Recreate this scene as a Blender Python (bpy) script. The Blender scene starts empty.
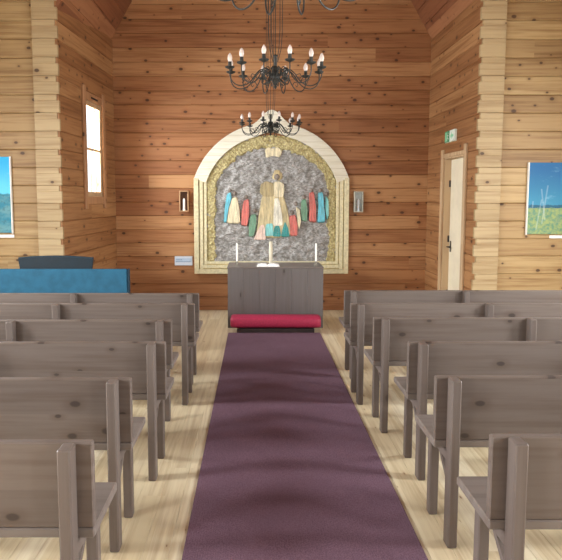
import bpy, math, random
from mathutils import Vector, Matrix, noise
random.seed(7)
S = bpy.context.scene
COL = S.collection
PI = math.pi

# ------------------------------------------------------------------ mesh builder
class MB:
    def __init__(s): s.v = []; s.f = []; s.m = []
    def add(s, vs, fs, mi=0):
        o = len(s.v); s.v += [tuple(v) for v in vs]
        s.f += [tuple(o + i for i in f) for f in fs]; s.m += [mi] * len(fs); return s
    def box(s, x0, x1, y0, y1, z0, z1, c=0.0, mi=0):
        if c <= 0:
            vs = [(x, y, z) for z in (z0, z1) for y in (y0, y1) for x in (x0, x1)]
            return s.add(vs, [(0, 2, 3, 1), (4, 5, 7, 6), (0, 1, 5, 4), (2, 6, 7, 3), (0, 4, 6, 2), (1, 3, 7, 5)], mi)
        c = min(c, (x1 - x0) * .45, (y1 - y0) * .45, (z1 - z0) * .45)
        vs = []; idx = {}
        lo = (x0, y0, z0); hi = (x1, y1, z1)
        for a in range(3):
            for sx in (0, 1):
                for sy in (0, 1):
                    for sz in (0, 1):
                        sg = (sx, sy, sz); p = []
                        for k in range(3):
                            e = hi[k] if sg[k] else lo[k]
                            if k != a: e += -c if sg[k] else c
                            p.append(e)
                        idx[(a, sx, sy, sz)] = len(vs); vs.append(p)
        fs = []
        def q(ids): fs.append(tuple(ids))
        for a in range(3):
            b, d = (a + 1) % 3, (a + 2) % 3
            for sa in (0, 1):
                r = []
                for (u, w) in ((0, 0), (1, 0), (1, 1), (0, 1)):
                    sg = [0, 0, 0]; sg[a] = sa; sg[b] = u; sg[d] = w; r.append(idx[(a, *sg)])
                q(r if sa else r[::-1])
            # edges along axis a between faces b and d
            for sb in (0, 1):
                for sd in (0, 1):
                    s0 = [0, 0, 0]; s0[b] = sb; s0[d] = sd; s1 = list(s0); s1[a] = 1
                    r = [idx[(b, *s0)], idx[(b, *s1)], idx[(d, *s1)], idx[(d, *s0)]]
                    q(r if (sb != sd) else r[::-1])
        for sx in (0, 1):
            for sy in (0, 1):
                for sz in (0, 1):
                    r = [idx[(k, sx, sy, sz)] for k in range(3)]
                    q(r if (sx + sy + sz) % 2 else r[::-1])
        return s.add(vs, fs, mi)
    def tube(s, pts, r, n=8, mi=0, cap=True):
        pts = [Vector(p) for p in pts]; N = len(pts)
        rr = r if isinstance(r, (list, tuple)) else [r] * N
        t = (pts[1] - pts[0]).normalized()
        a = Vector((0, 0, 1)) if abs(t.z) < .9 else Vector((1, 0, 0))
        u = t.cross(a).normalized(); vs = []
        for i, p in enumerate(pts):
            t = (pts[min(i + 1, N - 1)] - pts[max(i - 1, 0)]).normalized()
            u = (u - t * u.dot(t)).normalized(); w = t.cross(u)
            for k in range(n):
                an = 2 * PI * k / n
                vs.append(p + (u * math.cos(an) + w * math.sin(an)) * rr[i])
        fs = [(i * n + k, i * n + (k + 1) % n, (i + 1) * n + (k + 1) % n, (i + 1) * n + k) for i in range(N - 1) for k in range(n)]
        if cap: fs += [tuple(range(n))[::-1], tuple((N - 1) * n + k for k in range(n))]
        return s.add(vs, fs, mi)
    def lathe(s, prof, cx=0, cy=0, n=16, mi=0):
        vs = []; N = len(prof)
        for (r, z) in prof:
            for k in range(n):
                a = 2 * PI * k / n; vs.append((cx + r * math.cos(a), cy + r * math.sin(a), z))
        fs = [(i * n + k, i * n + (k + 1) % n, (i + 1) * n + (k + 1) % n, (i + 1) * n + k) for i in range(N - 1) for k in range(n)]
        fs += [tuple(range(n))[::-1], tuple((N - 1) * n + k for k in range(n))]
        return s.add(vs, fs, mi)
    def prism(s, poly, y0, y1, mi=0, c=0.0):
        """poly in (x,z), counter-clockwise seen from -y; front face at y0 (small), rounded rim by c"""
        n = len(poly); cx = sum(p[0] for p in poly) / n; cz = sum(p[1] for p in poly) / n
        rings = []
        if c > 0:
            rings.append(([(cx + (x - cx) * (1 - c), cz + (z - cz) * (1 - c)) for x, z in poly], y0))
            rings.append((poly, y0 + (y1 - y0) * .5))
        else: rings.append((poly, y0))
        rings.append((poly, y1))
        vs = [(x, y, z) for pl, y in rings for x, z in pl]
        fs = [tuple(range(n))]
        for i in range(len(rings) - 1):
            for k in range(n):
                fs.append((i * n + k, (i + 1) * n + k, (i + 1) * n + (k + 1) % n, i * n + (k + 1) % n))
        fs.append(tuple((len(rings) - 1) * n + k for k in range(n))[::-1])
        return s.add(vs, fs, mi)
    def obj(s, name, mats, parent=None, smooth=False, loc=None):
        me = bpy.data.meshes.new(name); me.from_pydata(s.v, [], s.f); me.update()
        for m in (mats if isinstance(mats, (list, tuple)) else [mats]): me.materials.append(m)
        for p, i in zip(me.polygons, s.m): p.material_index = i; p.use_smooth = smooth
        import bmesh
        bm = bmesh.new(); bm.from_mesh(me); bmesh.ops.recalc_face_normals(bm, faces=bm.faces[:]); bm.to_mesh(me); bm.free()
        if smooth and hasattr(me, 'set_sharp_from_angle'): me.set_sharp_from_angle(angle=math.radians(42))
        o = bpy.data.objects.new(name, me); COL.objects.link(o)
        if parent: o.parent = parent
        if loc: o.location = loc
        return o

def thing(name, label, cat, loc=(0, 0, 0), group=None):
    o = bpy.data.objects.new(name, None); COL.objects.link(o); o.location = loc
    o.empty_display_size = .1
    return tag(o, label, cat, group)
def tag(o, label, cat, group=None):
    o['label'] = label; o['category'] = cat
    if group: o['group'] = group
    return o
def struct(o): o['kind'] = 'structure'; return o
def dup(root, loc, label):
    r = root.copy(); COL.objects.link(r); r.location = loc; r['label'] = label
    for ch in list(root.children):
        c = ch.copy(); COL.objects.link(c); c.parent = r
        for g in list(ch.children):
            d = g.copy(); COL.objects.link(d); d.parent = c
    return r

# ------------------------------------------------------------------ materials
def lin(r, g, b):
    f = lambda c: (c / 255 / 12.92) if c / 255 <= .04045 else ((c / 255 + .055) / 1.055) ** 2.4
    return (f(r), f(g), f(b), 1)
class NT:
    def __init__(s, name):
        s.mat = bpy.data.materials.new(name); s.mat.use_nodes = True
        s.t = s.mat.node_tree; s.b = s.t.nodes['Principled BSDF']; s.L = s.t.links
    def n(s, k, **kw):
        nd = s.t.nodes.new('ShaderNode' + k)
        for a, v in kw.items(): setattr(nd, a, v)
        return nd
    def put(s, sock, v):
        if hasattr(v, 'is_linked') or isinstance(v, bpy.types.NodeSocket): s.L.new(v, sock)
        elif v is not None: sock.default_value = v
    def math(s, op, a, b=None, c=None, clamp=False):
        nd = s.n('Math', operation=op, use_clamp=clamp); s.put(nd.inputs[0], a)
        if b is not None: s.put(nd.inputs[1], b)
        if c is not None: s.put(nd.inputs[2], c)
        return nd.outputs[0]
    def comb(s, x, y, z):
        nd = s.n('CombineXYZ')
        for i, v in enumerate((x, y, z)): s.put(nd.inputs[i], v)
        return nd.outputs[0]
    def mix(s, f, a, b, mode='MIX'):
        nd = s.n('MixRGB', blend_type=mode); s.put(nd.inputs[0], f); s.put(nd.inputs[1], a); s.put(nd.inputs[2], b); return nd.outputs[0]
    def noise(s, vec, scale=1.0, detail=3.0, rough=.55):
        nd = s.n('TexNoise'); s.put(nd.inputs['Vector'], vec); nd.inputs['Scale'].default_value = scale
        nd.inputs['Detail'].default_value = detail; nd.inputs['Roughness'].default_value = rough; return nd.outputs[0]
    def white(s, vec):
        nd = s.n('TexWhiteNoise', noise_dimensions='3D'); s.put(nd.inputs['Vector'], vec); return nd.outputs[0]
    def smooth(s, v, a, b, lo=0.0, hi=1.0):
        nd = s.n('MapRange', interpolation_type='SMOOTHSTEP'); s.put(nd.inputs[0], v)
        for i, q in enumerate((a, b, lo, hi)): nd.inputs[i + 1].default_value = q
        return nd.outputs[0]
    def coords(s, kind='Object'):
        tc = s.n('TexCoord'); sp = s.n('SeparateXYZ'); s.L.new(tc.outputs[kind], sp.inputs[0]); return sp.outputs
    def bump(s, h, strength=.3, dist=.01):
        nd = s.n('Bump'); nd.inputs['Strength'].default_value = strength; nd.inputs['Distance'].default_value = dist
        s.put(nd.inputs['Height'], h); s.L.new(nd.outputs[0], s.b.inputs['Normal'])
    def done(s, col, rough=.6, metal=0.0, spec=.35):
        s.put(s.b.inputs['Base Color'], col); s.put(s.b.inputs['Roughness'], rough)
        s.b.inputs['Metallic'].default_value = metal; s.b.inputs['Specular IOR Level'].default_value = spec; return s.mat

def plain(name, col, rough=.6, metal=0.0, var=.12, scale=20, bump=0.0, spec=.35):
    t = NT(name); tc = t.n('TexCoord')
    nz = t.noise(tc.outputs['Object'], scale, 4)
    dk = tuple(c * (1 - var * 1.6) for c in col[:3]) + (1,); lt = tuple(min(1, c * (1 + var)) for c in col[:3]) + (1,)
    c = t.mix(t.smooth(nz, .3, .7), dk, lt)
    if bump: t.bump(nz, bump, .004)
    return t.done(c, rough, metal, spec)

def wood(name, cols, ua, va, ph=.205, seg=7.5, knot=(.17, .15), kcol=(60, 35, 22), knots=1.0, grain=.28, rough=.55, split=0.0, rand=False, vspread=1.0, warp=True, kr=.021):
    """planks run along axis ua and are counted along axis va (object coordinates)"""
    t = NT(name); co = t.coords(); u, v = co[ua], co[va]; w = co[3 - ua - va]
    if rand:
        oi = t.n('ObjectInfo'); r = t.math('MULTIPLY', oi.outputs['Random'], 37.0); u = t.math('ADD', u, r)
    idx = t.math('FLOOR', t.math('DIVIDE', v, ph))
    h1 = t.white(t.comb(idx, 3.7, 1.0))
    sgi = t.math('FLOOR', t.math('DIVIDE', t.math('ADD', u, t.math('MULTIPLY', h1, seg * 5)), seg))
    h = t.white(t.comb(idx, sgi, 5.0)); h2 = t.white(t.comb(idx, sgi, 9.0))
    c = t.mix(h, cols[0], cols[1])
    if len(cols) > 2: c = t.mix(t.smooth(h2, .70, 1.0, 0, .8), c, cols[2])
    # long grain
    seedv = t.math('MULTIPLY', h, 31.0)
    g1 = t.noise(t.comb(t.math('ADD', t.math('MULTIPLY', u, 1.3), seedv), t.math('MULTIPLY', v, 32.0), t.math('MULTIPLY', w, 9.0)), 1.0, 5, .6)
    g2 = t.noise(t.comb(t.math('ADD', t.math('MULTIPLY', u, .6), seedv), t.math('MULTIPLY', v, 9.0), t.math('MULTIPLY', w, 4.0)), 1.0, 3, .5)
    gm = t.math('ADD', t.math('MULTIPLY', g1, .6), t.math('MULTIPLY', g2, .4))
    dark = t.mix(1.0, c, (.60, .50, .42, 1), 'MULTIPLY')
    c = t.mix(t.smooth(gm, .42, .66, 0.0, grain * 2.4), c, dark)
    # knots
    vo = t.n('TexVoronoi', voronoi_dimensions='2D'); 
    wob = t.math('MULTIPLY', t.math('SUBTRACT', t.noise(t.comb(t.math('MULTIPLY', u, 25), t.math('MULTIPLY', v, 25), w), 1, 2), .5), .012)
    ku = t.math('ADD', t.math('MULTIPLY', t.math('ADD', u, wob), .78), t.math('MULTIPLY', idx, 3.13))
    cell = knot[0]
    t.put(vo.inputs['Vector'], t.comb(t.math('DIVIDE', ku, cell), t.math('DIVIDE', v, knot[1]), 0.0)); vo.inputs['Scale'].default_value = 1.0
    vo.inputs['Randomness'].default_value = .95
    sp = t.n('SeparateXYZ'); t.L.new(vo.outputs['Color'], sp.inputs[0])
    keep = t.math('GREATER_THAN', sp.outputs[0], 1 - .36 * knots)
    rad = t.math('MULTIPLY', t.math('ADD', t.math('MULTIPLY', sp.outputs[1], .9), .35), kr / cell)
    d = t.math('DIVIDE', vo.outputs['Distance'], rad)
    core = t.math('MULTIPLY', t.smooth(d, .6, 1.15, 1.0, 0.0), keep)
    halo = t.math('MULTIPLY', t.smooth(d, .8, 3.2, .45, 0.0), keep)
    c = t.mix(halo, c, dark); c = t.mix(t.math('MULTIPLY', core, .85), c, lin(*kcol))
    t.bump(gm, .12, .004)
    return t.done(c, rough)

CH = [lin(174, 124, 82), lin(150, 100, 64), lin(188, 142, 98)]
FR = [lin(176, 146, 101), lin(155, 125, 84), lin(184, 156, 110)]
M = {}
M['log_x'] = wood('pine_logs_chancel', CH, 0, 2, grain=.42)
M['log_y'] = wood('pine_logs_chancel_side', [lin(164, 119, 77), lin(148, 103, 65), lin(176, 132, 88)], 1, 2, grain=.42)
M['logf'] = wood('pine_logs_front', FR, 0, 2, knots=.9, grain=.38)
M['pier'] = wood('pine_log_corner', [lin(180, 157, 118), lin(168, 144, 105)], 0, 2, knots=.5, seg=40)
M['side'] = wood('pine_logs_nave', FR, 1, 2)
M['roof'] = wood('pine_roof_boards', [lin(152, 100, 68), lin(130, 82, 54), lin(166, 116, 80)], 1, 2, ph=.23)
M['floor'] = wood('pine_floor_boards', [lin(216, 202, 170), lin(202, 184, 148), lin(222, 210, 182)], 1, 0, ph=.125, seg=2.6, knot=(.3, .12), kcol=(120, 84, 50), knots=.6, kr=.012, rough=.42)
M['trim'] = wood('pale_pine_trim', [lin(190, 160, 124), lin(198, 170, 134)], 2, 0, ph=.5, knots=.2)
M['casing'] = wood('brown_pine_casing', [lin(176, 132, 94), lin(184, 140, 102)], 2, 0, ph=.5, knots=.2)
M['pew'] = wood('grey_brown_stained_pine', [lin(106, 94, 86), lin(93, 82, 75)], 0, 2, ph=.165, seg=50, knot=(.20, .15), kcol=(54, 43, 38), knots=1.3, kr=.021, rough=.5, rand=True, grain=.22)
M['pew_leg'] = wood('grey_brown_stained_post', [lin(102, 91, 84), lin(92, 81, 75)], 2, 0, ph=.5, seg=50, knot=(.3, .2), kcol=(60, 48, 44), knots=.3, rough=.5, rand=True, grain=.22)
M['seat'] = wood('grey_brown_stained_seat', [lin(116, 106, 99), lin(104, 95, 89)], 0, 1, ph=.21, seg=50, knot=(.30, .17), kcol=(56, 44, 40), knots=.6, kr=.02, rough=.38, rand=True, grain=.22)
M['altar'] = wood('dark_grey_stained_boards', [lin(104, 98, 95), lin(94, 88, 86), lin(110, 101, 95)], 2, 0, ph=.155, seg=40, knot=(.3, .15), kcol=(50, 42, 38), knots=.35, rough=.5, grain=.13)
M['altar_top'] = wood('dark_grey_stained_top', [lin(120, 112, 106), lin(110, 102, 97)], 0, 1, ph=.2, seg=40, knots=.2, rough=.4)
M['iron'] = plain('black_wrought_iron', lin(58, 58, 54), .5, .3, .3, 40)
M['bulb'] = plain('milky_bulb_glass', lin(222, 208, 198), .3, 0, .03, 10, spec=.5)
M['candle'] = plain('white_wax', lin(244, 242, 234), .45, 0, .03, 12)
M['beige_wax'] = plain('beige_wax', lin(206, 196, 172), .5, 0, .06, 30)
M['brass'] = plain('dull_silver_holder', lin(150, 145, 132), .4, .6, .15, 30)
M['red'] = plain('crimson_upholstery', lin(166, 44, 74), .55, 0, .12, 60, bump=.1)
M['dark'] = plain('dark_wood_base', lin(52, 40, 38), .6, 0, .2, 14)
M['blue'] = plain('blue_cloth', lin(32, 84, 108), .8, 0, .10, 9, bump=.15)
M['navy'] = plain('dark_blue_panel', lin(8, 27, 36), .55, 0, .14, 10)
M['edge'] = plain('dark_blue_edge', lin(14, 42, 56), .6, 0, .1, 12)
M['cream'] = plain('cream_paint', lin(236, 228, 200), .5, 0, .05, 6)
M['white'] = plain('white_paint', lin(238, 236, 228), .5, 0, .03, 6)
M['paper'] = plain('white_paper', lin(244, 244, 242), .7, 0, .02, 12)
M['door'] = plain('pale_door_paint', lin(226, 216, 190), .5, 0, .04, 5)
M['steel'] = plain('dark_steel', lin(70, 66, 60), .4, .7, .1, 30)

def arch_white():
    t = NT('white_arch_boards'); co = t.coords()
    fr = t.math('FRACT', t.math('DIVIDE', co[2], .098))
    line = t.smooth(t.math('ABSOLUTE', t.math('SUBTRACT', fr, .5)), .46, .49)
    nz = t.noise(t.comb(co[0], t.math('MULTIPLY', co[2], 8), co[1]), 4, 3)
    c = t.mix(t.smooth(nz, .3, .7), lin(226, 221, 204), lin(216, 209, 186))
    c = t.mix(t.math('MULTIPLY', line, .55), c, lin(150, 132, 96))
    t.bump(t.math('SUBTRACT', 1.0, line), .4, .004)
    return t.done(c, .5)
M['arch'] = arch_white()
def gold():
    t = NT('hammered_gilding'); tc = t.n('TexCoord')
    vo = t.n('TexVoronoi'); t.L.new(tc.outputs['Object'], vo.inputs['Vector']); vo.inputs['Scale'].default_value = 34
    nz = t.noise(tc.outputs['Object'], 16, 4)
    c = t.mix(t.smooth(nz, .3, .72), lin(206, 194, 142), lin(166, 150, 96))
    c = t.mix(t.smooth(vo.outputs['Distance'], .25, .8), c, lin(150, 136, 92))
    t.bump(t.math('SUBTRACT', 1.0, vo.outputs['Distance']), .8, .012)
    return t.done(c, .45, .15, .5)
M['gold'] = gold()
def silver():
    t = NT('grey_stone_relief'); tc = t.n('TexCoord')
    co = t.coords(); n1 = t.noise(tc.outputs['Object'], 6.5, 8, .78); n2 = t.noise(t.comb(t.math('MULTIPLY', co[0], 26), 0.0, t.math('MULTIPLY', co[2], 48)), 1, 5, .7)
    c = t.mix(t.smooth(n1, .32, .66), lin(120, 116, 108), lin(196, 194, 190))
    c = t.mix(t.smooth(n2, .40, .62, 0, .8), c, lin(104, 98, 92))
    t.bump(n2, .7, .015)
    return t.done(c, .6, .05, .4)
M['relief'] = silver()
def cloth(name, col):
    t = NT(name); co = t.coords()
    f = t.noise(t.comb(t.math('MULTIPLY', co[0], 34), 0.0, t.math('MULTIPLY', co[2], 5)), 1, 4, .6)
    n2 = t.noise(t.comb(co[0], co[1], co[2]), 60, 3)
    c = t.mix(t.smooth(f, .34, .66), tuple(q * .62 for q in col[:3]) + (1,), tuple(min(1, q * 1.12) for q in col[:3]) + (1,))
    c = t.mix(t.smooth(n2, .5, .7, 0, .45), c, lin(168, 160, 146))
    t.bump(f, .6, .012)
    return t.done(c, .65)
for k, c in dict(tan=(202, 184, 140), ecru=(226, 212, 176), pale=(232, 226, 206), pink=(230, 200, 184), aqua=(136, 206, 202), teal=(52, 142, 138), ared=(208, 112, 102), agreen=(110, 150, 122), cyan=(110, 196, 214), agrey=(136, 124, 114), halo=(206, 186, 138), olive=(176, 158, 116)).items():
    M[k] = cloth('relief_' + k, lin(*c))
def rug():
    t = NT('plum_carpet'); tc = t.n('TexCoord'); co = t.coords()
    n1 = t.noise(tc.outputs['Object'], 160, 2); n2 = t.noise(tc.outputs['Object'], 3, 3)
    rib = t.math('SINE', t.math('MULTIPLY', co[0], 520))
    c = t.mix(t.smooth(n1, .3, .7), lin(98, 73, 87), lin(126, 99, 112))
    c = t.mix(t.smooth(n2, .3, .7, 0, .25), c, lin(92, 70, 80))
    t.bump(t.math('ADD', n1, t.math('MULTIPLY', rib, .15)), .5, .006)
    return t.done(c, .95, 0, .1)
M['rug'] = rug()
def glass():
    t = NT('window_glass'); t.t.nodes.remove(t.b)
    tr = t.n('BsdfTransparent'); gl = t.n('BsdfGlossy'); gl.inputs['Roughness'].default_value = .02
    mx = t.n('MixShader'); mx.inputs[0].default_value = .07
    t.L.new(tr.outputs[0], mx.inputs[1]); t.L.new(gl.outputs[0], mx.inputs[2])
    t.L.new(mx.outputs[0], t.t.nodes['Material Output'].inputs[0]); return t.mat
M['glass'] = glass()

# ------------------------------------------------------------------ camera
H = 1.70; CX = -.23; F = 620.; PITCH = math.atan(.095)
cd = bpy.data.cameras.new('camera'); cam = bpy.data.objects.new('camera', cd); COL.objects.link(cam)
cam.location = (CX, 0, H); cam.rotation_euler = (PI / 2 - PITCH, 0, 0)
cd.sensor_fit = 'HORIZONTAL'; cd.sensor_width = 36; cd.lens = F / 562 * 36
cd.shift_x = (281 - 256) / 562; cd.shift_y = (257 - 280) / 562; cd.clip_start = .02
S.camera = cam

# ------------------------------------------------------------------ setting
YB, YF, HW, EZ, CRS = 9.34, 7.20, 2.335, 4.02, .205
NW, YR = 4.3, -3.4
XL0 = -2.465     # left chancel wall at the front opening
def frame_map(o, ud, wd):
    o, ud, wd = Vector(o), Vector(ud), Vector(wd)
    return lambda u, w, z: o + ud * u + wd * w + Vector((0, 0, z))
def log_wall(name, mp, u0, u1, z1, mat, thick=.12, opens=(), gable=None, z0=0.0, ch=.009):
    """courses of squared logs with chamfered front edges; opens = (u0,u1,z0,z1); gable(z)->(ulo,uhi)"""
    mb = MB(); n = int(math.ceil((z1 - z0) / CRS - 1e-6))
    for i in range(n):
        a = z0 + i * CRS; b = min(a + CRS, z1)
        pieces = [(u0, u1, a, b)]
        for (p, q, r, s) in opens:
            nxt = []
            for (c, d, e, f) in pieces:
                if q <= c or p >= d or s <= e or r >= f: nxt.append((c, d, e, f)); continue
                if c < p: nxt.append((c, p, e, f))
                if d > q: nxt.append((q, d, e, f))
                if e < r - 1e-4: nxt.append((max(c, p), min(d, q), e, r))
                if f > s + 1e-4: nxt.append((max(c, p), min(d, q), s, f))
            pieces = nxt
        for (c, d, e, f) in pieces:
            if gable:
                g = gable((e)), gable((f))
                l0, l1 = max(c, g[0][0]), max(c, g[1][0]); r0, r1 = min(d, g[0][1]), min(d, g[1][1])
            else: l0 = l1 = c; r0 = r1 = d
            if r0 - l0 < .01: continue
            k = min(ch, (f - e) * .3)
            pr = [(0 + k, e + .0008), (0, e + k), (0, f - k), (k, f - .0008), (k + .012, f), (thick, f), (thick, e), (k + .012, e)]
            lerp = lambda x, y, z: x + (y - x) * (z - e) / (f - e)
            vs = [mp(lerp(l0, l1, z), w, z) for w, z in pr] + [mp(lerp(r0, r1, z), w, z) for w, z in pr]
            fs = [(j, (j + 1) % 8, 8 + (j + 1) % 8, 8 + j) for j in range(8)] + [tuple(range(8)), tuple(range(8, 16))[::-1]]
            mb.add(vs, fs)
    return struct(mb.obj(name, mat))

# chancel
SL = math.tan(math.radians(60))
log_wall('wall_back', frame_map((0, YB, 0), (1, 0, 0), (0, 1, 0)), -2.45, 2.45, 8.2, M['log_x'],
         gable=lambda z: (-2.45, 2.45) if z <= EZ + .02 else (-(HW + .12 - (z - EZ) / SL), HW + .12 - (z - EZ) / SL))
ld = Vector((-2.335 - XL0, YB - YF, 0)); LL = ld.length; ld.normalize(); lw = Vector((-ld.y, ld.x, 0))
WIN = (.83, 1.52, 1.72, 2.96)      # window opening along the left wall
log_wall('wall_left', frame_map((XL0, YF, 0), ld, lw), -.035, LL, EZ, M['log_y'], opens=[WIN])
DOOR = (7.67, 8.51, 0.0, 2.24)
log_wall('wall_right', frame_map((HW, 0, 0), (0, 1, 0), (1, 0, 0)), YF - .035, YB, EZ, M['log_y'], opens=[DOOR])
def roof_side(name, sgn, hw, ez, y0, y1, sl, mat, ph=.23, x0f=None):
    """sloping boarded ceiling from the eave to the ridge"""
    mb = MB(); L = hw * math.hypot(1, sl); n = int(L / ph) + 1
    ca, sa = 1 / math.hypot(1, sl), sl / math.hypot(1, sl)
    for i in range(n):
        a = i * ph; b = min(a + ph - .002, L); k = .007; pr = [(k, a), (0, a + k), (0, b - k), (k, b), (.06, b), (.06, a)]
        def P(w, s, y): # w outward normal
            x = hw - s * ca + w * sa; return (sgn * x, y, ez + s * sa + w * ca)
        vs = [P(w, s, y0) for w, s in pr] + [P(w, s, y1) for w, s in pr]
        mb.add(vs, [(j, (j + 1) % 6, 6 + (j + 1) % 6, 6 + j) for j in range(6)] + [tuple(range(6)), tuple(range(6, 12))])
    return struct(mb.obj(name, mat))
roof_side('ceiling_chancel_left', -1, HW + .16, EZ - .16 * SL + .02, YF - .03, YB, SL, M['roof'])
roof_side('ceiling_chancel_right', 1, HW + .01, EZ - .01, YF - .03, YB, SL, M['roof'])

# wall that faces the pews, left and right of the chancel opening
NS = 1.2; NR = EZ + NW * NS
def gl(z): return (-NW, -max(HW + .16 - max(0, z - EZ) / SL, 0)) if z <= EZ else (-(NW + .09 - (z - EZ) / NS), -max(HW + .16 - (z - EZ) / SL, .0))
def gr(z): a, b = gl(z); return (-b, -a)
log_wall('wall_front_left', frame_map((0, YF, 0), (1, 0, 0), (0, 1, 0)), -NW, 0, NR, M['logf'], gable=lambda z: (lambda q: (q[0], min(q[1], XL0 - .05)) if z <= EZ else q)(gl(z)))
log_wall('wall_front_right', frame_map((0, YF, 0), (1, 0, 0), (0, 1, 0)), 0, NW, NR, M['logf'], gable=gr)
# log corners (interlocking ends) on each side of the opening
def corner(name, xin, xout, sgn):
    mb = MB(); n = 20
    for i in range(n):
        a = i * CRS + .001
        for z0, z1, e in ((a, a + .135, xin), (a + .135, a + CRS - .003, xin + sgn * .028)):
            mb.box(min(e, xout), max(e, xout), YF - .048, YF - .001, z0, z1, .003)
    return struct(mb.obj(name, M['pier']))
corner('trim_1', XL0 + .006, -2.745, -1)
corner('trim_2', HW - .045, 2.575, 1)
# nave shell around the pews
WINS = [(-1.6, -.8), (.4, 1.2), (2.4, 3.2), (4.3, 5.1)]
for sg, nm in ((-1, 'wall_nave_left'), (1, 'wall_nave_right')):
    log_wall(nm, frame_map((sg * NW, 0, 0), (0, 1, 0), (sg, 0, 0)), YR, YF, EZ, M['side'], opens=[(a, b, 1.15, 2.75) for a, b in WINS])
    roof_side('ceiling_nave_left' if sg < 0 else 'ceiling_nave_right', sg, NW + .01, EZ, YR, YF - .0, NS, M['roof'])
RW = [(-3.0, -1.8), (1.8, 3.0)]
log_wall('wall_rear', frame_map((0, YR, 0), (1, 0, 0), (0, -1, 0)), -NW, NW, NR, M['logf'], opens=[(a, b, 1.15, 3.0) for a, b in RW],
         gable=lambda z: (-NW, NW) if z <= EZ else (-(NW + .09 - (z - EZ) / NS), NW + .09 - (z - EZ) / NS))
# floor
mb = MB(); w = .125
for i in range(int(8.8 / w) + 1):
    x = -4.4 + i * w
    mb.box(x + .0007, x + w - .0007, YR - .1, YB + .1, -.03, 0, .0015)
struct(mb.obj('floor', M['floor']))
mb = MB(); mb.box(-2.34, 2.33, YB - .022, YB, 0.001, .07, .006)
struct(mb.obj('baseboard_back', M['log_x']))

# chancel window in the left wall: casing, sash, bars and pane, built in the wall's own frame
wroot = bpy.data.objects.new('window_1', None); COL.objects.link(wroot); struct(wroot)
wroot.location = (XL0, YF, 0); wroot.rotation_euler = (0, 0, math.atan2(ld.y, ld.x))
# local x along wall, local -y into the room
a, b, c, d = WIN
mb = MB()
for x0 in (a - .10, b + .0): mb.box(x0, x0 + .10, -.028, 0, c - .16, d + .16, .005)
mb.box(a, b, -.02, 0, d, d + .10, .005); mb.box(a, b, -.02, 0, c - .10, c, .005)
mb.obj('window_casing', M['casing'], wroot)
mb = MB()
mb.box(a, a + .012, .001, .11, c, d); mb.box(b - .012, b, .001, .11, c, d); mb.box(a + .012, b - .012, 0, .11, d - .012, d); mb.box(a + .012, b - .012, 0, .11, c, c + .015)
mb.obj('window_jamb', M['trim'], wroot)
mb = MB(); y0, y1 = .004, .03; e = .014
mb.box(a + e, a + e + .045, y0, y1, c + e, d - e, .003); mb.box(b - e - .045, b - e, y0, y1, c + e, d - e, .003)
mb.box(a + e + .045, b - e - .045, y0, y1, c + e, c + e + .05, .003); mb.box(a + e + .045, b - e - .045, y0, y1, d - e - .05, d - e, .003)
mid = (c + d) / 2
mb.obj('window_sash', M['trim'], wroot)
mb = MB(); mb.box(a + e + .046, b - e - .046, .006, .028, mid - .013, mid + .013)
for x0 in (a + (b - a) * .36, a + (b - a) * .66):
    for z0, z1 in ((c + .066, mid - .014), (mid + .014, d - .066)): mb.box(x0 - .008, x0 + .008, .008, .026, z0, z1)
mb.obj('glazing_bar', M['trim'], wroot)
mb = MB(); mb.box(a + .061, b - .061, .015, .018, c + .066, d - .066); mb.obj('window_pane', M['glass'], wroot)
mb = MB(); mb.box((a + b) / 2 - .13, (a + b) / 2 + .13, -.03, -.02, d + .03, d + .055, .004); mb.obj('window_vent', M['dark'], wroot)

# nave windows (daylight side)
def simple_window(name, mp_inv, a, b, c, d):
    r = bpy.data.objects.new(name, None); COL.objects.link(r); struct(r); r.location, r.rotation_euler = mp_inv
    mb = MB()
    for x0 in (a - .1, b): mb.box(x0, x0 + .1, -.03, 0, c - .1, d + .1, .005)
    mb.box(a, b, -.03, 0, d, d + .1, .005); mb.box(a, b, -.05, 0, c - .1, c, .005); mb.obj('window_casing', M['trim'], r)
    mb = MB()
    for x0 in (a, b - .06, (a + b) / 2 - .02): mb.box(x0, x0 + (.06 if x0 != (a + b) / 2 - .02 else .04), .05, .09, c, d, .004)
    for z0 in (c, d - .06, (c + d) / 2 - .02): mb.box(a + .06, b - .06, .055, .085, z0, z0 + .06 if z0 != (c + d) / 2 - .02 else z0 + .04, .004)
    mb.obj('window_sash', M['white'], r)
    mb = MB(); mb.box(a + .05, b - .05, .068, .072, c + .05, d - .05); mb.obj('window_pane', M['glass'], r)
wi = 2
for a, b in WINS:
    simple_window('window_%d' % wi, ((-NW, 0, 0), (0, 0, PI / 2)), a, b, 1.15, 2.75); wi += 1
    simple_window('window_%d' % wi, ((NW, 0, 0), (0, 0, -PI / 2)), -b, -a, 1.15, 2.75); wi += 1
for a, b in RW:
    simple_window('window_%d' % wi, ((0, YR, 0), (0, 0, PI)), -b, -a, 1.15, 3.0); wi += 1

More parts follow.
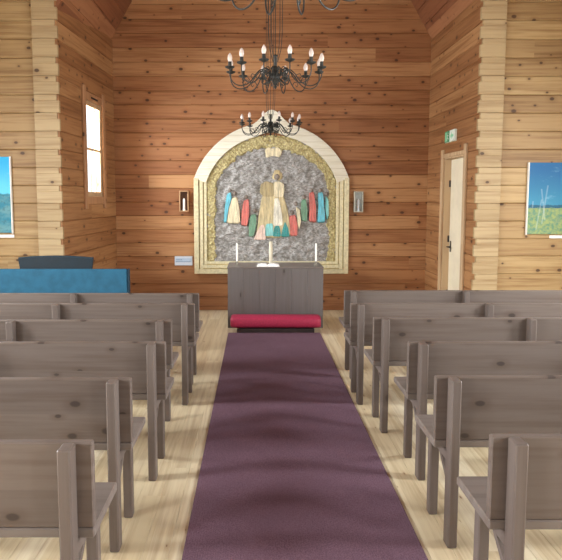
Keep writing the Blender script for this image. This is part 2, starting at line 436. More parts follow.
# door in the right chancel wall (local x along -Y, local -y into room)
dr = bpy.data.objects.new('door_1', None); COL.objects.link(dr); struct(dr)
dr.location = (HW, 0, 0); dr.rotation_euler = (0, 0, -PI / 2)
a, b, d = -DOOR[1], -DOOR[0], DOOR[3]
mb = MB()
mb.box(a - .085, a, -.03, 0, 0, d + .11, .005); mb.box(b, b + .085, -.03, 0, 0, d + .12, .005); mb.box(a, b, -.02, 0, d, d + .05, .004)
mb.obj('door_frame', M['trim'], dr)
mb = MB(); mb.box(a, a + .02, 0, .119, 0, d); mb.box(b - .02, b, 0, .119, 0, d); mb.box(a + .02, b - .02, 0, .119, d - .02, d)
mb.obj('door_jamb', M['trim'], dr)
mb = MB(); mb.box(a + .022, b - .022, .085, .118, .006, d - .022, .003)
leaf = mb.obj('door_leaf', M['door'], dr)
mb = MB(); mb.tube([(a + .09, .085, 1.04), (a + .09, .04, 1.04), (a + .1, .032, 1.04), (a + .2, .032, 1.04)], .009, 10); mb.box(a + .065, a + .115, .078, .086, .97, 1.12, .004)
mb.obj('door_handle', M['steel'], leaf)
mb = MB()
for z in (.35, 1.1, 1.85): mb.box(a + .018, a + .03, .06, .086, z, z + .09, .003)
mb.obj('door_hinge', M['steel'], leaf)

# ------------------------------------------------------------------ carpet
mb = MB(); mb.box(-.58, .58, -2.6, 7.70, .001, .011, .004)
tag(mb.obj('carpet_runner', M['rug']), 'long dark plum carpet runner down the aisle to the altar', 'carpet')

# ------------------------------------------------------------------ pews
PZ, SZ, L2 = .835, .515, 1.13
def make_pew(label, group):
    r = thing('pew', label, 'pew', (0, 0, 0), group)
    mb = MB(); mb.box(-L2, L2, .001, .036, SZ + .001, PZ, .005); mb.obj('backrest', M['pew'], r)
    mb = MB(); mb.box(-L2, L2, 0.001, .372, SZ - .037, SZ, .005); mb.obj('seat', M['seat'], r)
    for x in (-1.05, 0, 1.05):
        mb = MB(); mb.box(x - .0235, x + .0235, -.075, 0, 0, PZ + .002, .006); mb.obj('post', M['pew_leg'], r)
        mb = MB(); mb.box(x - .0235, x + .0235, .25, .305, 0, SZ - .038, .005); mb.obj('leg', M['pew_leg'], r)
        mb = MB(); mb.box(x - .02, x + .02, .001, .249, SZ - .10, SZ - .038, .004); mb.obj('side_rail', M['pew_leg'], r)
        mb = MB()
        pr = [(.001, .30), (.001, .34), (.10, SZ - .101), (.14, SZ - .101)]
        mb.add([(x - .014, y, z) for y, z in pr] + [(x + .014, y, z) for y, z in pr],
               [(0, 1, 2, 3), (4, 7, 6, 5), (0, 4, 5, 1), (1, 5, 6, 2), (2, 6, 7, 3), (3, 7, 4, 0)])
        mb.obj('brace', M['pew_leg'], r)
    return r
ORD = ['frontmost', 'second', 'third', 'fourth', 'fifth', 'sixth']
RY = [2.185, 2.945, 3.675, 4.43, 5.05, 5.765]; LY = [2.13, 2.91, 3.665, 4.345, 5.04, 5.59]
RX = [.63, .645, .69, .622, .55, .60]; LX = [-.813, -.832, -.775, -.83, -.735, -.75]
lab_r = ['grey-brown wooden pew right of the carpet, nearest the camera and cut off by the frame',
         'grey-brown pew right of the carpet, fifth from the altar, just ahead of the nearest one',
         'grey-brown pew right of the carpet, fourth row from the altar',
         'grey-brown pew right of the carpet, third row from the altar',
         'grey-brown pew right of the carpet, second row from the altar',
         'grey-brown pew right of the carpet, frontmost row facing the altar wall']
lab_l = ['grey-brown wooden pew left of the carpet, nearest the camera and cut off by the frame',
         'grey-brown pew left of the carpet, fifth from the altar, just ahead of the nearest one',
         'grey-brown pew left of the carpet, fourth row from the altar',
         'grey-brown pew left of the carpet, third row from the altar',
         'grey-brown pew left of the carpet, second row from the blue piano',
         'grey-brown pew left of the carpet, frontmost row directly behind the blue piano']
p0 = make_pew(lab_r[0], 'pews right of the carpet')
p0.location = (RX[0] + L2, RY[0], 0)
for i in range(1, 6):
    dup(p0, (RX[i] + L2, RY[i], 0), lab_r[i])
for i in range(6):
    q = dup(p0, (LX[i] - L2, LY[i], 0), lab_l[i]); q['group'] = 'pews left of the carpet'

# ------------------------------------------------------------------ altar, kneeler, things on the altar
al = thing('altar', 'dark grey-brown boarded altar table at the end of the carpet', 'altar', (.024, 8.03, 0))
mb = MB(); n = 6; W = 1.25
for i in range(n):
    x0 = -W / 2 + i * W / n; mb.box(x0 + .0004, x0 + W / n - .0004, 0.0, .025, 0.0, .785, .0015)
mb.obj('front_panel', M['altar'], al)
mb = MB()
for x0 in (-W / 2, W / 2 - .03): mb.box(x0, x0 + .03, .026, .60, 0, .785, .003)
mb.box(-W / 2 + .031, W / 2 - .031, .575, .60, 0, .785, .003)
mb.obj('side_panel', M['altar'], al)
mb = MB(); mb.box(-.63, .63, -.004, .604, .786, .806, .004); mb.obj('altar_top', M['altar_top'], al)
kn = thing('kneeler', 'crimson padded kneeler on a dark base in front of the altar', 'kneeler', (.02, 7.70, 0))
mb = MB(); mb.box(-.49, .49, .02, .26, 0.0, .055, .006); mb.obj('base', M['dark'], kn)
mb = MB(); n = 18; prof = [(0, 0)]
ring = []
for k in range(n):
    a = 2 * PI * k / n; cy = math.copysign(abs(math.cos(a)) ** .6, math.cos(a)) * .145; cz = math.copysign(abs(math.sin(a)) ** .6, math.sin(a)) * .075
    ring.append((.14 + cy, .131 + cz))
xs = [(-.575, .55), (-.57, .85), (-.55, .97), (-.52, 1), (-.2, 1.0), (.2, 1.0), (.52, 1), (.55, .97), (.57, .85), (.575, .55)]
vs = [(x, .14 + (y - .14) * s_, .131 + (z - .131) * s_) for x, s_ in xs for y, z in ring]
fs = [(i * n + k, i * n + (k + 1) % n, (i + 1) * n + (k + 1) % n, (i + 1) * n + k) for i in range(len(xs) - 1) for k in range(n)]
fs += [tuple(range(n)), tuple((len(xs) - 1) * n + k for k in range(n))]
mb.add(vs, fs); mb.obj('cushion', M['red'], kn, smooth=True)
TZ = .807
def candlestick(x, label):
    c = thing('candlestick', label, 'candle', (x, 8.26, TZ), 'slim white altar candles')
    mb = MB(); mb.lathe([(.036, 0), (.036, .006), (.014, .012), (.011, .025), (.02, .034), (.02, .04), (.0135, .041), (.0135, .05)], n=18); mb.obj('holder', M['brass'], c, smooth=True)
    mb = MB(); mb.lathe([(.0125, .051), (.0125, .287), (.009, .292), (.002, .293)], n=14); mb.obj('candle_shaft', M['candle'], c, smooth=True)
    mb = MB(); mb.tube([(0, 0, .294), (.001, 0, .303)], .0015, 6); mb.obj('wick', M['dark'], c)
    return c
candlestick(-.484, 'slim white candle in a low holder near the left end of the altar')
candlestick(.573, 'slim white candle in a low holder near the right end of the altar')
pc = thing('pillar_candle', 'thick beige candle standing at the middle of the altar beside an open book', 'candle', (-.03, 8.33, TZ))
mb = MB(); mb.lathe([(.06, 0), (.06, .01), (.03, .016), (.03, .022)], n=20); mb.obj('holder', M['brass'], pc, smooth=True)
mb = MB(); mb.lathe([(.024, .0225), (.024, .305), (.018, .312), (.004, .312)], n=18); mb.obj('candle_shaft', M['beige_wax'], pc, smooth=True)
bk = thing('open_book', 'open white book lying on the altar in front of the beige candle', 'book', (-.07, 8.12, TZ))
mb = MB(); mb.box(-.15, .15, -.08, .10, 0, .005, .002); mb.obj('cover', M['white'], bk)
mb = MB()
for s_ in (-1, 1):
    pts = [(0, .010), (.03, .026), (.08, .028), (.14, .016)]
    vs = []
    for y in (-.072, .092):
        for px, pz in pts: vs.append((s_ * px, y, .0055 + pz))
        for px, pz in pts: vs.append((s_ * px, y, .0055))
    fs = []
    for k in range(3):
        fs += [(k, k + 1, 9 + k, 8 + k), (4 + k, 12 + k, 13 + k, 5 + k), (k, 4 + k, 5 + k, k + 1), (8 + k, 9 + k, 13 + k, 12 + k)]
    fs += [(3, 7, 15, 11), (0, 8, 12, 4)]; mb.add(vs, fs)
mb.obj('pages', M['paper'], bk)

# ------------------------------------------------------------------ altarpiece on the back wall
AP = thing('altarpiece', 'tall arched altarpiece with coloured robed figures in a pale gilded frame', 'altarpiece', (0, YB - .001, .566))
AR = 1.215; HWID = 1.155; ZS = 1.43; ZT = 2.245     # half width, spring and crown above the sill (local z)
cz0 = ZT - AR
def bumpz(x):
    q = min(1, abs(x) / .31); return .18 * (.5 + .5 * math.cos(PI * q)) ** 1.1
def arch_pt(a, r, peak=0.0):
    x = r * math.sin(a); z = cz0 + r * math.cos(a); return x, z + bumpz(x) * peak
am = math.asin(HWID / AR)
mb = MB(); n = 96; inn = AR - .185; am_in = math.asin(min(.999, .975 / inn)) if inn > .975 else PI / 2
vs = []
for i in range(n + 1):
    t_ = i / n * 2 - 1
    xo, zo = arch_pt(t_ * am, AR, 1.0); xi, zi = arch_pt(t_ * am_in, inn, .25)
    if i in (0, n): zo = ZS; zi = min(zi, ZS)
    for y in (-.075, 0): vs += [(xo, y, zo), (xi, y, zi)]
fs = []
for i in range(n):
    o = i * 4; q = o + 4; fs += [(o, q, q + 1, o + 1), (o + 2, o + 3, q + 3, q + 2), (o, o + 2, q + 2, q), (o + 1, q + 1, q + 3, o + 3)]
fs += [(0, 1, 3, 2), (n * 4, n * 4 + 2, n * 4 + 3, n * 4 + 1)]
mb.add(vs, fs); mb.obj('arch_frame', M['arch'], AP)
M['moulding'] = plain('pale_gilded_moulding', lin(214, 204, 166), .42, .05, .10, 30)
M['moulding_line'] = plain('gilded_line', lin(186, 164, 108), .4, .2, .12, 30)
for s_ in (-1, 1):
    mb = MB()
    def jb(x0, x1, y0, mi, z0=0.0, z1=ZS): mb.box(min(s_ * x0, s_ * x1), max(s_ * x0, s_ * x1), y0, 0, z0, z1, .004, mi)
    jb(1.155, 1.085, -.085, 0); jb(1.085, 1.072, -.05, 1, .07); jb(1.072, 1.02, -.072, 0, .07); jb(1.02, 1.008, -.05, 1, .14); jb(1.008, .965, -.062, 0, .14)
    mb.obj('jamb', [M['moulding'], M['moulding_line']], AP)
mb = MB(); mb.box(-1.085, 1.085, -.085, 0, 0, .07, .004); mb.box(-1.072, 1.072, -.05, 0, .07, .083, 0, 1); mb.box(-1.02, 1.02, -.072, 0, .083, .135, .004); mb.box(-1.008, 1.008, -.05, 0, .135, .147, 0, 1); mb.box(-.965, .965, -.062, 0, .147, .185, .004)
mb.obj('sill_moulding', [M['moulding'], M['moulding_line']], AP)
# gilded border with a ragged inner edge, a ring of small facets
mb = MB(); path_o, path_i = [], []
def outer_at(s_):   # s_ 0..1 from lower left over the crown to lower right
    jl = ZS - .185; arc = inn * am_in; T = 2 * jl + 2 * arc; d_ = s_ * T
    if d_ < jl: return (-.966, .185 + d_)
    if d_ > T - jl: return (.966, .185 + (T - d_))
    return arch_pt((d_ - jl) / arc * am_in - am_in, inn)
n = 260; cols = 7
for i in range(n + 1):
    s_ = i / n; xo, zo = outer_at(s_)
    cxr = 0; czr = 1.15 if zo > 1.15 else zo
    dv = Vector((cxr - xo, czr - zo)); dl = dv.length; dv /= dl
    top = max(0, (zo - 1.2) / (ZT - 1.3))
    wd = .135 + .075 * top + .045 * noise.noise(Vector((xo * 5, zo * 5, 1.3))) + .03 * noise.noise(Vector((xo * 17, zo * 17, 4)))
    for k in range(cols):
        f_ = k / (cols - 1); p = Vector((xo, zo)) + dv * wd * f_
        y = -.035 - .012 * noise.noise(Vector((p.x * 24, p.y * 24, 0))) - (.012 if 0 < k < cols - 1 else 0)
        mb.v.append((p.x, y if k < cols - 1 else -.004, p.y))
for i in range(n):
    for k in range(cols - 1):
        o = i * cols + k; mb.f.append((o, o + 1, o + cols + 1, o + cols)); mb.m.append(0)
mb.obj('gilded_border', M['gold'], AP)
# grey relief ground
mb = MB(); nx, nz = 110, 130
idx = {}
for j in range(nz + 1):
    for i in range(nx + 1):
        x = -.965 + 1.93 * i / nx; z = .16 + (ZT - .2 - .16) * j / nz
        zmax = cz0 + math.sqrt(max(0, (inn + .02) ** 2 - x * x))
        if z > zmax: continue
        y = -.026 - .026 * noise.fractal(Vector((x * 9, z * 13, 2)), .6, 2.2, 5) 
        idx[(i, j)] = len(mb.v); mb.v.append((x, min(y, -.004), z))
for j in range(nz):
    for i in range(nx):
        q = [(i, j), (i + 1, j), (i + 1, j + 1), (i, j + 1)]
        if all(a in idx for a in q): mb.f.append(tuple(idx[a] for a in q)); mb.m.append(0)
mb.obj('relief_ground', M['relief'], AP, smooth=True)
# robed figures, drawn on a 562-wide artboard of the relief (1 unit = 2.94 mm)
def A(cx, cy): return ((cx - 263) * .00294, (1.134 + (48 - cy / 5.11) * .01478))
def ccw(p):
    a = sum(p[i][0] * p[(i + 1) % len(p)][1] - p[(i + 1) % len(p)][0] * p[i][1] for i in range(len(p)))
    return p if a > 0 else p[::-1]
def piece(name, pts, mat, y=-.058, c=.06, parent=None):
    P = [A(*q) for q in pts]
    # smooth the outline by corner cutting
    for _ in range(1):
        Q = []
        for i in range(len(P)):
            a_, b_ = P[i], P[(i + 1) % len(P)]
            Q += [(a_[0] * .88 + b_[0] * .12, a_[1] * .88 + b_[1] * .12), (a_[0] * .12 + b_[0] * .88, a_[1] * .12 + b_[1] * .88)]
        P = Q
    mb = MB(); mb.prism(ccw(P), y, -.006, c=c); return mb.obj(name, M[mat], parent or AP)
def disc(name, cx, cy, r, mat, y=-.055, parent=None, e=1.15):
    x, z = A(cx, cy); rr = r * .00294; mb = MB()
    prof = [(math.sin(t_ * PI / 2), math.cos(t_ * PI / 2)) for t_ in (1, .8, .6, .4, .2, .02)]
    n = 18; vs = [(x + rr * s_ * math.cos(2 * PI * k / n), -.006 + (y + .006) * c_ if i else -.006, z + rr * e * s_ * math.sin(2 * PI * k / n)) for i, (s_, c_) in enumerate([(1, 0)] + prof) for k in range(n)]
    m = len(prof) + 1
    mb.add(vs, [(i * n + k, i * n + (k + 1) % n, (i + 1) * n + (k + 1) % n, (i + 1) * n + k) for i in range(m - 1) for k in range(n)] + [tuple((m - 1) * n + k for k in range(n))])
    return mb.obj(name, M[mat], parent or AP, smooth=True)
cf = piece('central_figure', [(216, 232), (250, 222), (322, 222), (345, 300), (372, 440), (270, 454), (184, 440), (200, 320)], 'tan', -.06)
piece('cloak', [(208, 175), (235, 158), (275, 168), (278, 238), (222, 240), (204, 215)], 'olive', -.066, parent=cf)
piece('bodice', [(272, 165), (300, 158), (325, 172), (330, 205), (322, 242), (276, 242)], 'ecru', -.072, parent=cf)
piece('sash', [(278, 242), (300, 242), (318, 330), (322, 390), (272, 392), (274, 300)], 'pale', -.07, parent=cf)
disc('halo', 292, 130, 29, 'halo', -.058, parent=cf, e=1.05)
disc('head', 291, 136, 17, 'agrey', -.082, parent=cf)
piece('sky_emblem', [(228, 0), (245, -14), (268, -8), (296, -16), (318, 6), (306, 38), (272, 30), (236, 40)], 'ecru', -.05)
FIG = [ # robe outline, colour, head
    ([(36, 225), (58, 214), (62, 245), (45, 300), (34, 372), (20, 372), (26, 300)], 'cyan', (52, 206)),
    ([(62, 245), (88, 238), (100, 290), (106, 378), (34, 376), (46, 300)], 'ecru', (76, 222)),
    ([(122, 258), (148, 250), (152, 320), (140, 392), (108, 386), (112, 320)], 'ared', (134, 240)),
    ([(156, 332), (186, 326), (188, 380), (172, 445), (148, 445), (148, 390)], 'agreen', (180, 310)),
    ([(206, 385), (226, 378), (236, 420), (236, 462), (172, 462), (188, 420)], 'pink', None),
    ([(234, 376), (272, 372), (276, 442), (226, 444)], 'aqua', None),
    ([(292, 366), (308, 400), (314, 446), (268, 446), (276, 400)], 'teal', None),
    ([(332, 362), (350, 400), (358, 446), (310, 446), (320, 400)], 'teal', None),
    ([(352, 338), (386, 330), (398, 390), (396, 442), (358, 442)], 'ared', (368, 320)),
    ([(388, 290), (406, 300), (414, 360), (406, 410), (398, 390)], 'ecru', (388, 276)),
    ([(414, 256), (438, 250), (448, 310), (444, 368), (414, 362)], 'agreen', (428, 240)),
    ([(454, 216), (478, 212), (490, 290), (492, 372), (454, 368), (456, 290)], 'ared', (466, 204)),
    ([(498, 218), (524, 214), (532, 290), (538, 372), (496, 374), (502, 290)], 'cyan', (512, 206)),
    ([(538, 232), (552, 250), (556, 330), (546, 362), (538, 300)], 'aqua', (544, 224))]
for pts, mt, hd in FIG:
    f_ = piece('robed_figure', pts, mt, -.064, .08)
    if hd: disc('head', hd[0], hd[1], 11, 'agrey', -.07, parent=f_)

# ------------------------------------------------------------------ wall lamps, plate, exit sign
def sconce(x, zc, label, boxmat, bulbmat):
    r = thing('wall_sconce', label, 'lamp', (x, YB - .001, zc), 'candle lamps beside the altarpiece')
    w, h, d_ = .062, .155, .075
    mb = MB(); mb.box(-w, w, -.012, 0, -h, h, .003); mb.obj('back_plate', boxmat[0], r)
    mb = MB()
    for s_ in (-1, 1): mb.box(s_ * w - .006, s_ * w + .006, -d_, -.0125, -h, h, .002)
    mb.box(-w + .0065, w - .0065, -d_, -.0125, h - .014, h, .002); mb.box(-w + .0065, w - .0065, -d_, -.0125, -h, -h + .014, .002)
    mb.obj('casing', boxmat[1], r)
    mb = MB(); mb.lathe([(.02, -h + .0145), (.02, -h + .03), (.0165, -h + .031), (.0165, .02), (.012, .03), (.003, .045)], 0, -.043, 14); mb.obj('candle_bulb', bulbmat, r, smooth=True)
    if boxmat[2]:
        mb = MB(); mb.box(-w + .007, w - .007, -d_ + .003, -d_ + .006, -h + .015, h - .015); mb.obj('glass_front', M['glass'], r)
M['sc_brown'] = plain('brown_sconce_back', lin(96, 66, 46), .6, 0, .1, 12)
M['sc_wood'] = plain('pale_sconce_wood', lin(196, 158, 118), .5, 0, .1, 12)
M['sc_glass'] = plain('grey_sconce_back', lin(150, 162, 164), .3, .3, .1, 12)
M['sc_frame'] = plain('pale_grey_sconce_frame', lin(176, 172, 156), .35, .4, .1, 12)
M['sc_bulb'] = plain('cool_white_bulb', lin(226, 238, 246), .3, 0, .02, 12)
sconce(-1.305, 1.655, 'pale wooden box lamp with a white candle, left of the altarpiece', (M['sc_brown'], M['sc_wood'], False), M['candle'])
sconce(1.30, 1.645, 'grey glass-fronted box lamp with a white candle, right of the altarpiece', (M['sc_glass'], M['sc_frame'], True), M['sc_bulb'])
def notice():
    r = thing('notice_sign', 'small pale blue notice plate low on the wall left of the altarpiece', 'sign', (-1.325, YB - .001, .755))
    M['plate'] = plain('pale_blue_plate', lin(206, 214, 224), .4, 0, .03, 10); M['plate_ink'] = plain('grey_blue_print', lin(120, 142, 168), .6, 0, .1, 30)
    M['plate_face'] = plain('blue_print_field', lin(176, 196, 216), .5, 0, .05, 20)
    mb = MB(); mb.box(-.135, .135, -.012, 0, -.07, .07, .003); mb.obj('plate', M['plate'], r)
    mb = MB(); mb.box(-.122, .122, -.0135, -.0125, -.012, .038); mb.obj('print_field', M['plate_face'], r)
    mb = MB()
    mb.box(-.122, .11, -.0148, -.0138, -.017, -.009)
    x = -.11
    while x < -.02: 
        wv = random.uniform(.008, .02); mb.box(x, x + wv, -.0148, -.0138, .016, .024); x += wv + .006
    mb.obj('printed_lines', M['plate_ink'], r)
notice()
def exit_sign():
    r = thing('exit_sign', 'green and white emergency exit sign above the door', 'sign', (HW - .001, 8.215, 2.505))
    r.rotation_euler = (0, 0, -PI / 2)     # local x towards the pews, local -y into the room
    M['ex_g'] = plain('exit_green', lin(30, 140, 84), .4, 0, .05, 8); M['ex_w'] = plain('exit_white', lin(226, 236, 222), .4, 0, .02, 8)
    M['ex_lg'] = plain('exit_pale_green', lin(140, 214, 170), .4, 0, .03, 8)
    mb = MB(); mb.box(-.20, .20, -.035, 0, -.075, .075, .004); mb.obj('housing', M['ex_w'], r)
    mb = MB(); mb.box(-.196, .0, -.037, -.0355, -.071, .071); mb.obj('pictogram_field', M['ex_g'], r)
    mb = MB(); mb.box(.0005, .196, -.037, -.0355, -.071, .071); mb.obj('arrow_field', M['ex_w'], r)
    y0, y1 = -.039, -.0375
    mb = MB()   # doorway with running figure
    mb.box(-.18, -.10, y0, y1, -.06, .06)
    mb.obj('doorway_mark', M['ex_lg'], r)
    mb = MB()
    def limb(p, q, wd):
        d_ = Vector((q[0] - p[0], q[1] - p[1])); nn = Vector((-d_.y, d_.x)).normalized() * wd / 2
        mb.prism(ccw([(p[0] + nn.x, p[1] + nn.y), (q[0] + nn.x, q[1] + nn.y), (q[0] - nn.x, q[1] - nn.y), (p[0] - nn.x, p[1] - nn.y)]), y0, y1)
    limb((-.062, .028), (-.075, -.012), .02); limb((-.075, -.012), (-.098, -.03), .012); limb((-.098, -.03), (-.088, -.058), .011)
    limb((-.075, -.012), (-.052, -.032), .012); limb((-.052, -.032), (-.03, -.03), .01)
    limb((-.062, .026), (-.09, .012), .009); limb((-.062, .026), (-.036, .006), .009)
    mb.prism([(-.056 + .011 * math.cos(k * PI / 5), .045 + .011 * math.sin(k * PI / 5)) for k in range(10)], y0, y1)
    mb.obj('running_figure', M['ex_w'], r)
    mb = MB(); mb.prism(ccw([(.04, 0), (.09, .045), (.09, .016), (.165, .016), (.165, -.016), (.09, -.016), (.09, -.045)]), y0, y1); mb.obj('arrow', M['ex_lg'], r)
exit_sign()

# ------------------------------------------------------------------ paintings
def painting_mat(name, kind):
    t = NT(name); tc = t.n('TexCoord'); co = t.coords(); x, z = co[0], co[2]
    n1 = t.noise(t.comb(t.math('MULTIPLY', x, 2.2), 0.0, t.math('MULTIPLY', z, 5)), 2, 5, .6)
    n2 = t.noise(tc.outputs['Object'], 26, 4, .6)
    if kind == 'right':
        sky = t.mix(t.smooth(z, .25, .80), lin(60, 140, 172), lin(30, 98, 148)); sky = t.mix(t.smooth(n1, .56, .75, 0, .4), sky, lin(160, 206, 224))
        gr_ = t.mix(t.smooth(n2, .35, .65), lin(96, 138, 110), lin(150, 164, 104)); gr_ = t.mix(t.smooth(n1, .5, .7, 0, .6), gr_, lin(60, 120, 130))
        edge = t.math('ADD', z, t.math('MULTIPLY', t.math('SUBTRACT', n2, .5), .05))
        c = t.mix(t.smooth(edge, .30, .305), gr_, lin(36, 92, 118)); c = t.mix(t.smooth(edge, .33, .34), c, sky)
        for bx, h0, h1, k in ((.10, .05, .40, .05), (.165, .12, .56, .04), (.20, .16, .52, -.05), (.05, .3, .38, .02)):   # pale brush strokes like reeds
            ln = t.math('ABSOLUTE', t.math('SUBTRACT', t.math('SUBTRACT', x, bx - .55), t.math('MULTIPLY', t.math('SUBTRACT', z, h0), k * 3)))
            m_ = t.math('MULTIPLY', t.smooth(ln, .004, .012, 1, 0), t.math('MULTIPLY', t.math('GREATER_THAN', z, h0), t.math('LESS_THAN', z, h1)))
            c = t.mix(t.math('MULTIPLY', m_, .2), c, lin(206, 220, 226))
    else:
        sky = t.mix(t.smooth(z, .45, .86), lin(96, 202, 236), lin(34, 166, 220)); sky = t.mix(t.smooth(n1, .58, .75, 0, .35), sky, lin(190, 228, 240))
        sea = t.mix(t.smooth(n1, .38, .62), lin(46, 128, 150), lin(98, 150, 158)); sea = t.mix(t.smooth(n2, .5, .66, 0, .6), sea, lin(60, 104, 116))
        c = t.mix(t.smooth(t.math('ADD', z, t.math('MULTIPLY', t.math('SUBTRACT', n2, .5), .04)), .44, .46), sea, sky)
    return t.done(c, .6)
def card(label, x0, x1, z0):
    mb = MB(); w = (x1 - x0) / 2; mb.box(-w, w, -.006, 0, 0, .034, .001)
    tag(mb.obj('title_sign', M['paper'], loc=((x0 + x1) / 2, YF - .001, z0)), label, 'label', 'cards under the paintings')
def painting2(label, x0, x1, z0, h, mat):
    r = thing('canvas_painting', label, 'painting', ((x0 + x1) / 2, YF - .001, z0)); w = (x1 - x0) / 2
    mb = MB(); mb.box(-w + .004, w - .004, -.030, 0, .004, h - .004, .002); mb.obj('stretcher', M['white'], r)
    mb = MB(); mb.box(-w, w, -.034, -.0305, 0, h, .001); mb.obj('canvas', mat, r)
    for s_ in (-1, 1):
        mb = MB(); mb.box(s_ * (w + .0055) - .005, s_ * (w + .0055) + .005, -.036, 0, -.01, h + .004, .001); mb.obj('edge_strip', M['white'], r)
painting2('bright blue sky and grey-green sea painting on the left of the chancel opening', -4.10, -3.055, 1.30, .87, painting_mat('painted_sea', 'left'))
painting2('blue sky over green field painting with pale strokes, right of the chancel opening', 2.905, 4.005, 1.285, .82, painting_mat('painted_field', 'right'))
card('small white card under the sea painting', -3.28, -3.04, 1.243)
card('small white card under the field painting', 3.18, 3.42, 1.235)

# ------------------------------------------------------------------ blue piano
pn = thing('electric_piano', 'long low blue cloth-backed piano behind the left pews', 'piano', (-2.37, 6.36, 0))
PWID = .83
mb = MB(); mb.box(-PWID, PWID - .018, 0, .045, .05, .97, .012); mb.obj('back_panel', M['blue'], pn)
mb = MB(); mb.box(PWID - .0175, PWID, -.003, .05, 0, .972, .005); mb.box(-PWID - .018, -PWID - .0005, -.003, .05, 0, .972, .005); mb.obj('end_strip', M['edge'], pn)
mb = MB()
for x0 in (-.68, .62): mb.box(x0, x0 + .03, .051, .56, 0, .72, .006)
mb.box(-.68, .65, .051, .34, .721, .90, .008); mb.obj('body', M['navy'], pn)
mb = MB(); mb.box(-.649, .619, .341, .56, .66, .72, .006); mb.obj('key_bed', M['navy'], pn)
mb = MB()
for i in range(52):
    x0 = -.63 + i * .0238; mb.box(x0, x0 + .0228, .40, .545, .721, .735, .002)
kb = mb.obj('keyboard', M['paper'], pn)
mb = MB()      # curved music rack rising above the back
n = 24; top = []
for i in range(n + 1):
    x = -.40 + .80 * i / n; q = x / .40; top.append((x * (.985), 1.066 + .02 * (1 - q * q)))
poly = [(-.37, .901), (.37, .901)] + top[::-1]
mb.prism(poly, .12, .15); rk = mb.obj('music_rack', M['navy'], pn); rk.location = (.035, 0, 0)
mb = MB(); mb.tube([(x + .035, .135, z + .004) for x, z in top], .009, 8); mb.obj('rack_rim', M['edge'], rk); bpy.data.objects['rack_rim'].location = (-.035, 0, 0)

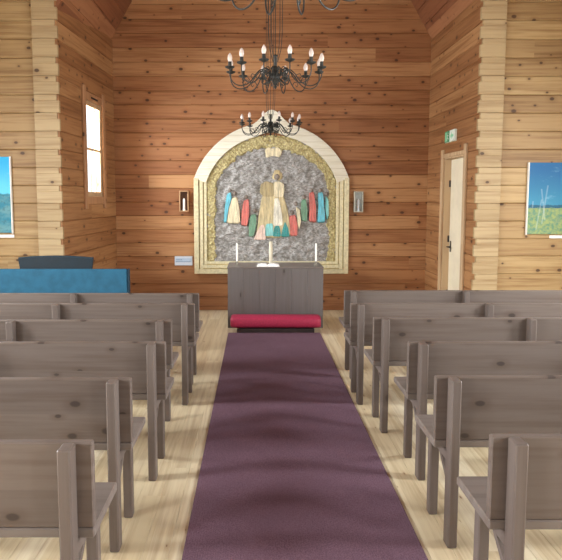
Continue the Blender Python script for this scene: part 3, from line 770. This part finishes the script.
# ------------------------------------------------------------------ chandeliers
def make_chandelier(label, top):
    r = thing('chandelier', label, 'chandelier', (0, 0, 2.70), 'wrought-iron chandeliers over the aisle')
    # hub: turned core with drop finial
    mb = MB(); mb.lathe([(.003, -.10), (.010, -.092), (.015, -.08), (.010, -.07), (.02, -.055), (.034, -.03), (.038, 0), (.03, .03), (.02, .05), (.03, .07), (.014, .085), (.012, .16), (.02, .17), (.006, .18)], n=16)
    mb.obj('hub', M['iron'], r, smooth=True)
    mb = MB()
    for k in range(12):       # leaf scrolls round the hub
        a = 2 * PI * (k + .5) / 12; pts = []
        for i in range(15):
            q = i / 14; th = q * 2.6 * PI; rr = .034 * (1 - .75 * q); pts.append((.085 + rr * math.cos(th + PI), .02 + rr * math.sin(th + PI) + .03))
        mb.tube([(p * math.cos(a), p * math.sin(a), z) for p, z in pts], .0038, 5)
        pts = [(.045, -.02), (.075, -.055), (.105, -.06), (.118, -.04), (.108, -.025), (.098, -.034)]
        mb.tube([(p * math.cos(a), p * math.sin(a), z) for p, z in pts], .0038, 5)
    mb.obj('scrollwork', M['iron'], r, smooth=True)
    R_ = .385
    for k in range(12):
        a = 2 * PI * (k + .5) / 12; ca, sa = math.cos(a), math.sin(a)
        ctrl = [(.04, .005), (.08, .045), (.125, .05), (.165, .015), (.20, -.035), (.25, -.075), (.31, -.085), (.36, -.06), (.385, -.01), (.385, .045)]
        pts = []
        for i in range(len(ctrl) - 1):
            p0, p1, p2, p3 = ctrl[max(i - 1, 0)], ctrl[i], ctrl[i + 1], ctrl[min(i + 2, len(ctrl) - 1)]
            for q in (0, .33, .67):
                f_ = lambda j: .5 * (2 * p1[j] + (p2[j] - p0[j]) * q + (2 * p0[j] - 5 * p1[j] + 4 * p2[j] - p3[j]) * q * q + (3 * p1[j] - p0[j] - 3 * p2[j] + p3[j]) * q ** 3)
                pts.append((f_(0), f_(1)))
        pts.append(ctrl[-1])
        mb = MB(); mb.tube([(p * ca, p * sa, z) for p, z in pts], .0048, 7)
        cur = [(.21, -.05), (.235, -.015), (.27, -.012), (.285, -.035), (.268, -.05), (.255, -.038)]
        mb.tube([(p * ca, p * sa, z) for p, z in cur], .0032, 5)
        ar = mb.obj('arm', M['iron'], r, smooth=True)
        cx, cy = R_ * ca, R_ * sa
        mb = MB(); mb.lathe([(.008, .04), (.036, .052), (.04, .06), (.036, .062), (.015, .06), (.014, .098), (.016, .10)], cx, cy, 14); mb.obj('candle_cup', M['iron'], ar, smooth=True)
        mb = MB(); mb.lathe([(.0115, .1005), (.0165, .112), (.0195, .127), (.0175, .142), (.011, .157), (.005, .167), (.001, .170)], cx, cy, 12); mb.obj('bulb', M['bulb'], ar, smooth=True)
    mb = MB()
    for k in range(5):
        a = 2 * PI * k / 5 + .3; rr = .06
        mb.tube([(.02 * math.cos(a), .02 * math.sin(a), .12), (rr * .8 * math.cos(a), rr * .8 * math.sin(a), .22), (rr * math.cos(a), rr * math.sin(a), .36), (rr * math.cos(a), rr * math.sin(a), top)], .0032, 5)
    mb.obj('chain', M['iron'], r)
    return r
CHX = -.07
NRZ = NR - 2.70 - .02
c1 = make_chandelier('black wrought-iron chandelier nearest the camera, cut off by the top of the photo', NRZ)
c1.location = (CHX - .01, 2.97, 2.72)
dup(c1, (CHX, 5.25, 2.70), 'black twelve-arm chandelier hanging in the middle, fully in view above the carpet')
CRZ = EZ + HW * SL - 2.68 - .02
c3 = make_chandelier('farthest black chandelier, hanging before the crown of the altarpiece arch', CRZ)
c3.location = (CHX + .03, 8.25, 2.615)

# ------------------------------------------------------------------ light
wd = bpy.data.worlds.new('overcast_sky'); S.world = wd; wd.use_nodes = True
bg = wd.node_tree.nodes['Background']; bg.inputs[0].default_value = (.86, .93, 1.0, 1); bg.inputs[1].default_value = 1.6
def area(name, loc, rot, sx, sy, power, col=(.93, .97, 1.0)):
    l = bpy.data.lights.new(name, 'AREA'); l.shape = 'RECTANGLE'; l.size = sx; l.size_y = sy; l.energy = power; l.color = col
    o = bpy.data.objects.new(name, l); COL.objects.link(o); o.location = loc; o.rotation_euler = rot
    return o
PW = 165
for a, b in WINS:
    for sg in (-1, 1):
        area('window_daylight', (sg * (NW + .13), (a + b) / 2, 1.95), (PI / 2 - .5, 0, PI / 2 * sg), b - a, 1.6, PW)
for a, b in RW:
    area('window_daylight', ((a + b) / 2, YR - .13, 2.07), (PI / 2, 0, 0), b - a, 1.85, 18)
nrm = -lw; wc = Vector((XL0, YF, 0)) + ld * ((WIN[0] + WIN[1]) / 2) + lw * .16
o = area('window_daylight', (wc.x, wc.y, (WIN[2] + WIN[3]) / 2), (0, 0, 0), 1.2, 1.5, 290)
o.location = o.location + lw * .5 + Vector((0, 0, .25))
o.rotation_euler = Vector((nrm.x, nrm.y, -.45)).to_track_quat('-Z', 'Z').to_euler()
S.view_settings.view_transform = 'Standard'; S.view_settings.look = 'None'; S.view_settings.gamma = 1; S.view_settings.use_curve_mapping = False
S.view_settings.exposure = 0.5
